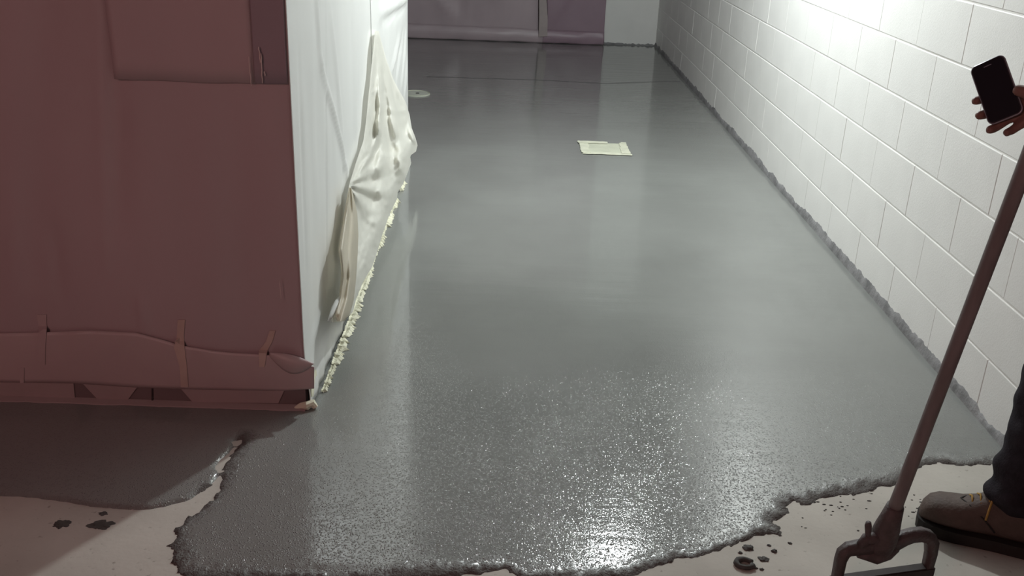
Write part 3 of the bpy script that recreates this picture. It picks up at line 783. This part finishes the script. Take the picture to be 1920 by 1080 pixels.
# phone and its frame of reference: a across, b along, n out of the glass
pc = Vector(at(1869, 169, 2.1))
pb = (Vector(at(1850, 113, 2.12)) - Vector(at(1889, 224, 2.08))).normalized()
pa = Vector(at(1878, 108, 2.1)) - Vector(at(1822, 118, 2.115)); pa = (pa - pb*pa.dot(pb)).normalized()
pn = pa.cross(pb)
def K(a, b, n): return pc + pa*a + pb*b + pn*n
PW, PH, PT = 0.0305, 0.060, 0.0055
def round_rect(w, h, r, n, k=6):
    P_ = []
    for sx, sy, a0 in ((1, 1, 0), (-1, 1, 90), (-1, -1, 180), (1, -1, 270)):
        for i in range(k+1):
            a = math.radians(a0 + 90*i/k); P_.append(K(sx*(w-r)+r*math.cos(a), sy*(h-r)+r*math.sin(a), n))
    return P_
phone = tag(empty('mobile_phone', pc), 'black mobile phone held up in the hand at the right edge', 'phone')
bm = prism('case', round_rect(PW, PH, 0.010, -PT), pn*(2*PT-0.001))
obj('case', bm, 'phone', phone)
obj('screen', prism('screen', round_rect(PW-.002, PH-.002, 0.009, PT-0.001), pn*0.001), 'screen', phone)
bm = bmesh.new(); rr = round_rect(PW, PH, 0.010, 0.0015); tube(bm, rr + [rr[0]], 0.0022, 6, False); obj('rim', bm, 'chrome', phone, True)
obj('speaker_slot', prism('speaker_slot', [K(-.007, .050, PT), K(.007, .050, PT), K(.007, .0515, PT), K(-.007, .0515, PT)], pn*0.0003), 'chrome', phone)

# body: one continuous skin of head, trunk, arms and hands
hip = Vector((1.385, 1.90, 0.95)); neck = Vector((1.36, 1.88, 1.48))
shR, shL = Vector((1.375, 2.07, 1.415)), Vector((1.375, 1.70, 1.415))
elR = Vector((1.27, 2.09, 1.135)); wrR = K(0.100, -0.078, -0.022)
elL = Vector((1.30, 1.60, 1.15))
grip = hb + hax*(L_*0.93)                                   # where the left hand closes on the handle
gdir = (grip - elL); gdir = (gdir - hax*gdir.dot(hax)).normalized()
gside = hax.cross(gdir)
wrL = grip - gdir*0.085 - hax*0.01
bm = bmesh.new()
chain(bm, [hip, Vector((1.38, 1.90, 1.15)), Vector((1.375, 1.885, 1.33)), neck], [.11, .105, .11, .055])
chain(bm, [shR, shL], [.06, .06])
chain(bm, [neck, neck + Vector((-0.02, 0, 0.10))], [.055, .052])
hd = neck + Vector((-0.035, 0, 0.185))
ellipsoid(bm, hd + Vector((0.012, 0, 0.02)), (.096, .076, .105)); ellipsoid(bm, hd + Vector((-0.035, 0, -0.055)), (.055, .055, .062))
capsule(bm, hd + Vector((-.086, 0, .008)), hd + Vector((-.106, 0, -.026)), .008, .013)
capsule(bm, hd + Vector((-.080, -.017, -.062)), hd + Vector((-.080, .017, -.062)), .010, .010)
for s in (-1, 1): ellipsoid(bm, hd + Vector((.008, s*.076, -.005)), (.020, .010, .032))
chain(bm, [shR, elR], [.050, .042]); chain(bm, [elR, wrR], [.040, .027])
chain(bm, [shL, elL], [.050, .042]); chain(bm, [elL, wrL], [.040, .027])
# right hand round the phone: knuckles behind, four fingertips over the far edge, thumb over the near edge
mcps = [K(.030, -.010, -.026), K(.027, -.031, -.028), K(.030, -.051, -.026), K(.036, -.069, -.022)]
for q, r in zip(mcps, (.0125, .013, .0125, .011)): chain(bm, [wrR, q], [.019, r])
for a, b in zip(mcps, mcps[1:]): capsule(bm, a, b, .0125, .012)
fr = [(K(-.014, -.001, -.0185), K(-.036, .000, -.012), K(-.0405, -.004, .002), .0092), (K(-.014, -.030, -.0195), K(-.037, -.031, -.013), K(-.0425, -.034, .002), .0096),
      (K(-.006, -.056, -.020), K(-.028, -.0645, -.012), K(-.034, -.068, .000), .0092), (K(.012, -.077, -.017), K(-.003, -.083, -.009), K(-.008, -.086, .001), .0084)]
for mc, (pp, dp, tp, r) in zip(mcps, fr): chain(bm, [mc, pp, dp, tp], [r*1.25, r*1.08, r, r*.92])
chain(bm, [wrR.lerp(K(.075, -.055, -.004), .5), K(.070, -.048, .000), K(.052, -.036, .010), K(.0365, -.022, .0135)], [.017, .0155, .0125, .0105])
# left hand closed round the handle
kn = []
for i in range(4):
    base = grip + hax*(0.030 - i*0.020)
    pts = [base + (gdir*math.cos(a) + gside*math.sin(a))*rad for a, rad in ((math.radians(185), .034), (math.radians(110), .030), (math.radians(30), .026), (math.radians(-50), .025))]
    kn.append(pts[0]); chain(bm, pts, [.0105, .0095, .009, .0082])
for q in kn: chain(bm, [wrL, q], [.019, .013])
chain(bm, [wrL - gside*.012, grip - gdir*.03 - gside*.022 + hax*.02, grip + gdir*.002 - gside*.028 + hax*.036, grip + gdir*.02 - gside*.022 + hax*.04], [.016, .014, .011, .0095])
fuse('body', bm, 0.0042, 'skin', person, 3)
for s in (-1, 1):
    bm = bmesh.new(); ellipsoid(bm, hd + Vector((-.075, s*.031, .012)), (.012, .012, .010)); obj('eye', bm, 'eye', person, True)
bm = bmesh.new(); ellipsoid(bm, hd + Vector((.026, 0, .040)), (.096, .084, .098)); capsule(bm, hd + Vector((.07, 0, -.01)), hd + Vector((.06, 0, -.05)), .05, .04)
fuse('hair', bm, 0.008, 'hair', person, 4)

def wr(p): return 0.006*nz(p.x*14, p.y*14, p.z*26) + 0.004*nz(p.x*30, p.y*30, p.z*44)
bm = bmesh.new()
chain(bm, [hip + Vector((0, 0, -.02)), Vector((1.383, 1.90, 1.15)), Vector((1.38, 1.885, 1.34))], [.125, .122, .122])
chain(bm, [shR + Vector((0, -.02, -.02)), shL + Vector((0, .02, -.02))], [.078, .078]); capsule(bm, Vector((1.38, 1.885, 1.36)), neck + Vector((0, 0, -.03)), .11, .068)
for side in (-1, 1): capsule(bm, Vector((1.383, 1.885+side*.06, 1.30)), Vector((1.386, 1.90+side*.05, .95)), .105, .110)
chain(bm, [shR, elR, elR.lerp(wrR, .62)], [.068, .056, .046]); chain(bm, [shL, elL, elL.lerp(wrL, .75)], [.068, .056, .046])
fuse('jacket', bm, 0.010, 'jacket', person, 4, wr)

ankR, ankL = Vector((1.325, 2.075, 0.13)), Vector((1.41, 1.70, 0.13))
kneeR, kneeL = Vector((1.335, 2.055, 0.50)), Vector((1.385, 1.74, 0.50))
bm = bmesh.new()
for an, kn_, hp in ((ankR, kneeR, hip + Vector((0, .09, -.03))), (ankL, kneeL, hip + Vector((0, -.09, -.03)))):
    chain(bm, [hp, kn_, an.lerp(kn_, .5) + Vector((0.004, 0, 0)), an + Vector((0, 0, .07)), an + Vector((0.0, 0, .02))], [.108, .082, .077, .074, .076])
chain(bm, [hip + Vector((0, .06, .03)), hip + Vector((0, -.06, .03))], [.118, .118])
def wrj(p):
    lo = ss(0.34, 0.10, p.z)
    return (0.005 + 0.012*lo)*math.sin(p.z*70 + 3*nz(p.x*9, p.y*9) + 8*p.x)*0.5 + 0.006*nz(p.x*16, p.y*16, p.z*22)
fuse('jeans', bm, 0.008, 'denim', person, 4, wrj)

# boots: (along, half width, sole z, top z) sections from heel to toe
def boot(heel, toe):
    hl = Vector((*heel, 0)); d = (Vector((*toe, 0)) - hl); Lb = d.length; d.normalize(); sd = Vector((-d.y, d.x, 0))
    sec = [(0.00, .020, .12), (0.02, .034, .15), (0.08, .040, .175), (0.17, .041, .18), (0.28, .042, .178), (0.38, .043, .165), (0.48, .046, .138), (0.58, .050, .118), (0.68, .053, .104), (0.78, .053, .098), (0.87, .049, .094), (0.94, .040, .084), (0.985, .026, .066), (1.0, .012, .05)]
    root = empty('work_boot', hl); root.parent = person; root.location = hl - person.location
    bm = bmesh.new(); rings = []
    for s, hw, tz in sec:
        c = hl + d*(s*Lb); r_ = []
        for k in range(16):
            a = math.pi*2*k/16; cx_, sz_ = math.cos(a), math.sin(a)
            x = hw*math.copysign(abs(cx_)**0.7, cx_); zz = 0.026 + (tz-.026)*(0.5+0.5*math.copysign(abs(sz_)**0.75, sz_))
            taper = 1 - 0.35*max(0, (zz-.07))/.11
            r_.append(bm.verts.new(c + sd*x*taper + Vector((0, 0, zz))))
        rings.append(r_)
    for a, b in zip(rings, rings[1:]):
        for k in range(16): bm.faces.new((a[k], a[(k+1) % 16], b[(k+1) % 16], b[k]))
    bm.faces.new(list(reversed(rings[0]))); bm.faces.new(rings[-1]); bmesh.ops.recalc_face_normals(bm, faces=bm.faces)
    up = obj('upper', bm, 'boot', None, True)
    outl = [hl + d*(s*Lb*1.02 - 0.003) + sd*(hw+.006) for s, hw, tz in sec] + [hl + d*(s*Lb*1.02 - 0.003) - sd*(hw+.006) for s, hw, tz in reversed(sec)]
    so = obj('sole', prism('sole', [p + Vector((0, 0, .001)) for p in outl], (0, 0, .031)), 'sole', None)
    parts = [up, so]
    # welt line over the vamp
    def top(s):
        for (s0, w0, t0), (s1, w1, t1) in zip(sec, sec[1:]):
            if s <= s1: return t0+(t1-t0)*(s-s0)/(s1-s0)
        return .06
    bm = bmesh.new()
    tube(bm, [hl + d*(s*Lb) + sd*y + Vector((0, 0, z)) for s, y, z in ((.40, .0455, .055), (.50, .046, .085), (.62, .030, top(.62)-.008), (.70, .0, top(.70)+.001), (.62, -.030, top(.62)-.008), (.50, -.046, .085), (.40, -.0455, .055))], 0.0022, 6)
    parts.append(obj('seam', bm, 'sole', None, True))
    # crossed laces and a bow with hanging ends
    for i in range(3):
        s = .50 + i*.06; bm = bmesh.new(); z = top(s)+.003
        tube(bm, [hl + d*((s-.015)*Lb) + sd*.026 + Vector((0, 0, z-.010)), hl + d*(s*Lb) + Vector((0, 0, z+.003)), hl + d*((s+.015)*Lb) - sd*.026 + Vector((0, 0, z-.012))], .0028, 6)
        parts.append(obj('lace', bm, 'lace', None, True))
    s = .47; z = top(s); c = hl + d*(s*Lb) + Vector((0, 0, z+.006))
    for sg in (1, -1):
        bm = bmesh.new(); tube(bm, [c, c + sd*sg*.02 + Vector((0, 0, .012)) + d*.01, c + sd*sg*.034 + Vector((0, 0, .004)), c + sd*sg*.026 + Vector((0, 0, -.008)) + d*-.006, c], .0034, 6)
        parts.append(obj('lace', bm, 'lace', None, True))
        bm = bmesh.new(); tube(bm, [c, c + sd*sg*.030 + Vector((0, 0, -.006)), c + sd*sg*.044 + d*.004 + Vector((0, 0, -.034)), c + sd*sg*.050 + d*.006 + Vector((0, 0, -.060))], .003, 6)
        parts.append(obj('lace', bm, 'lace', None, True))
    for p in parts:
        p.parent = root; p.location = -hl
boot((1.395, 2.03), (1.125, 2.155))
boot((1.475, 1.68), (1.185, 1.74))
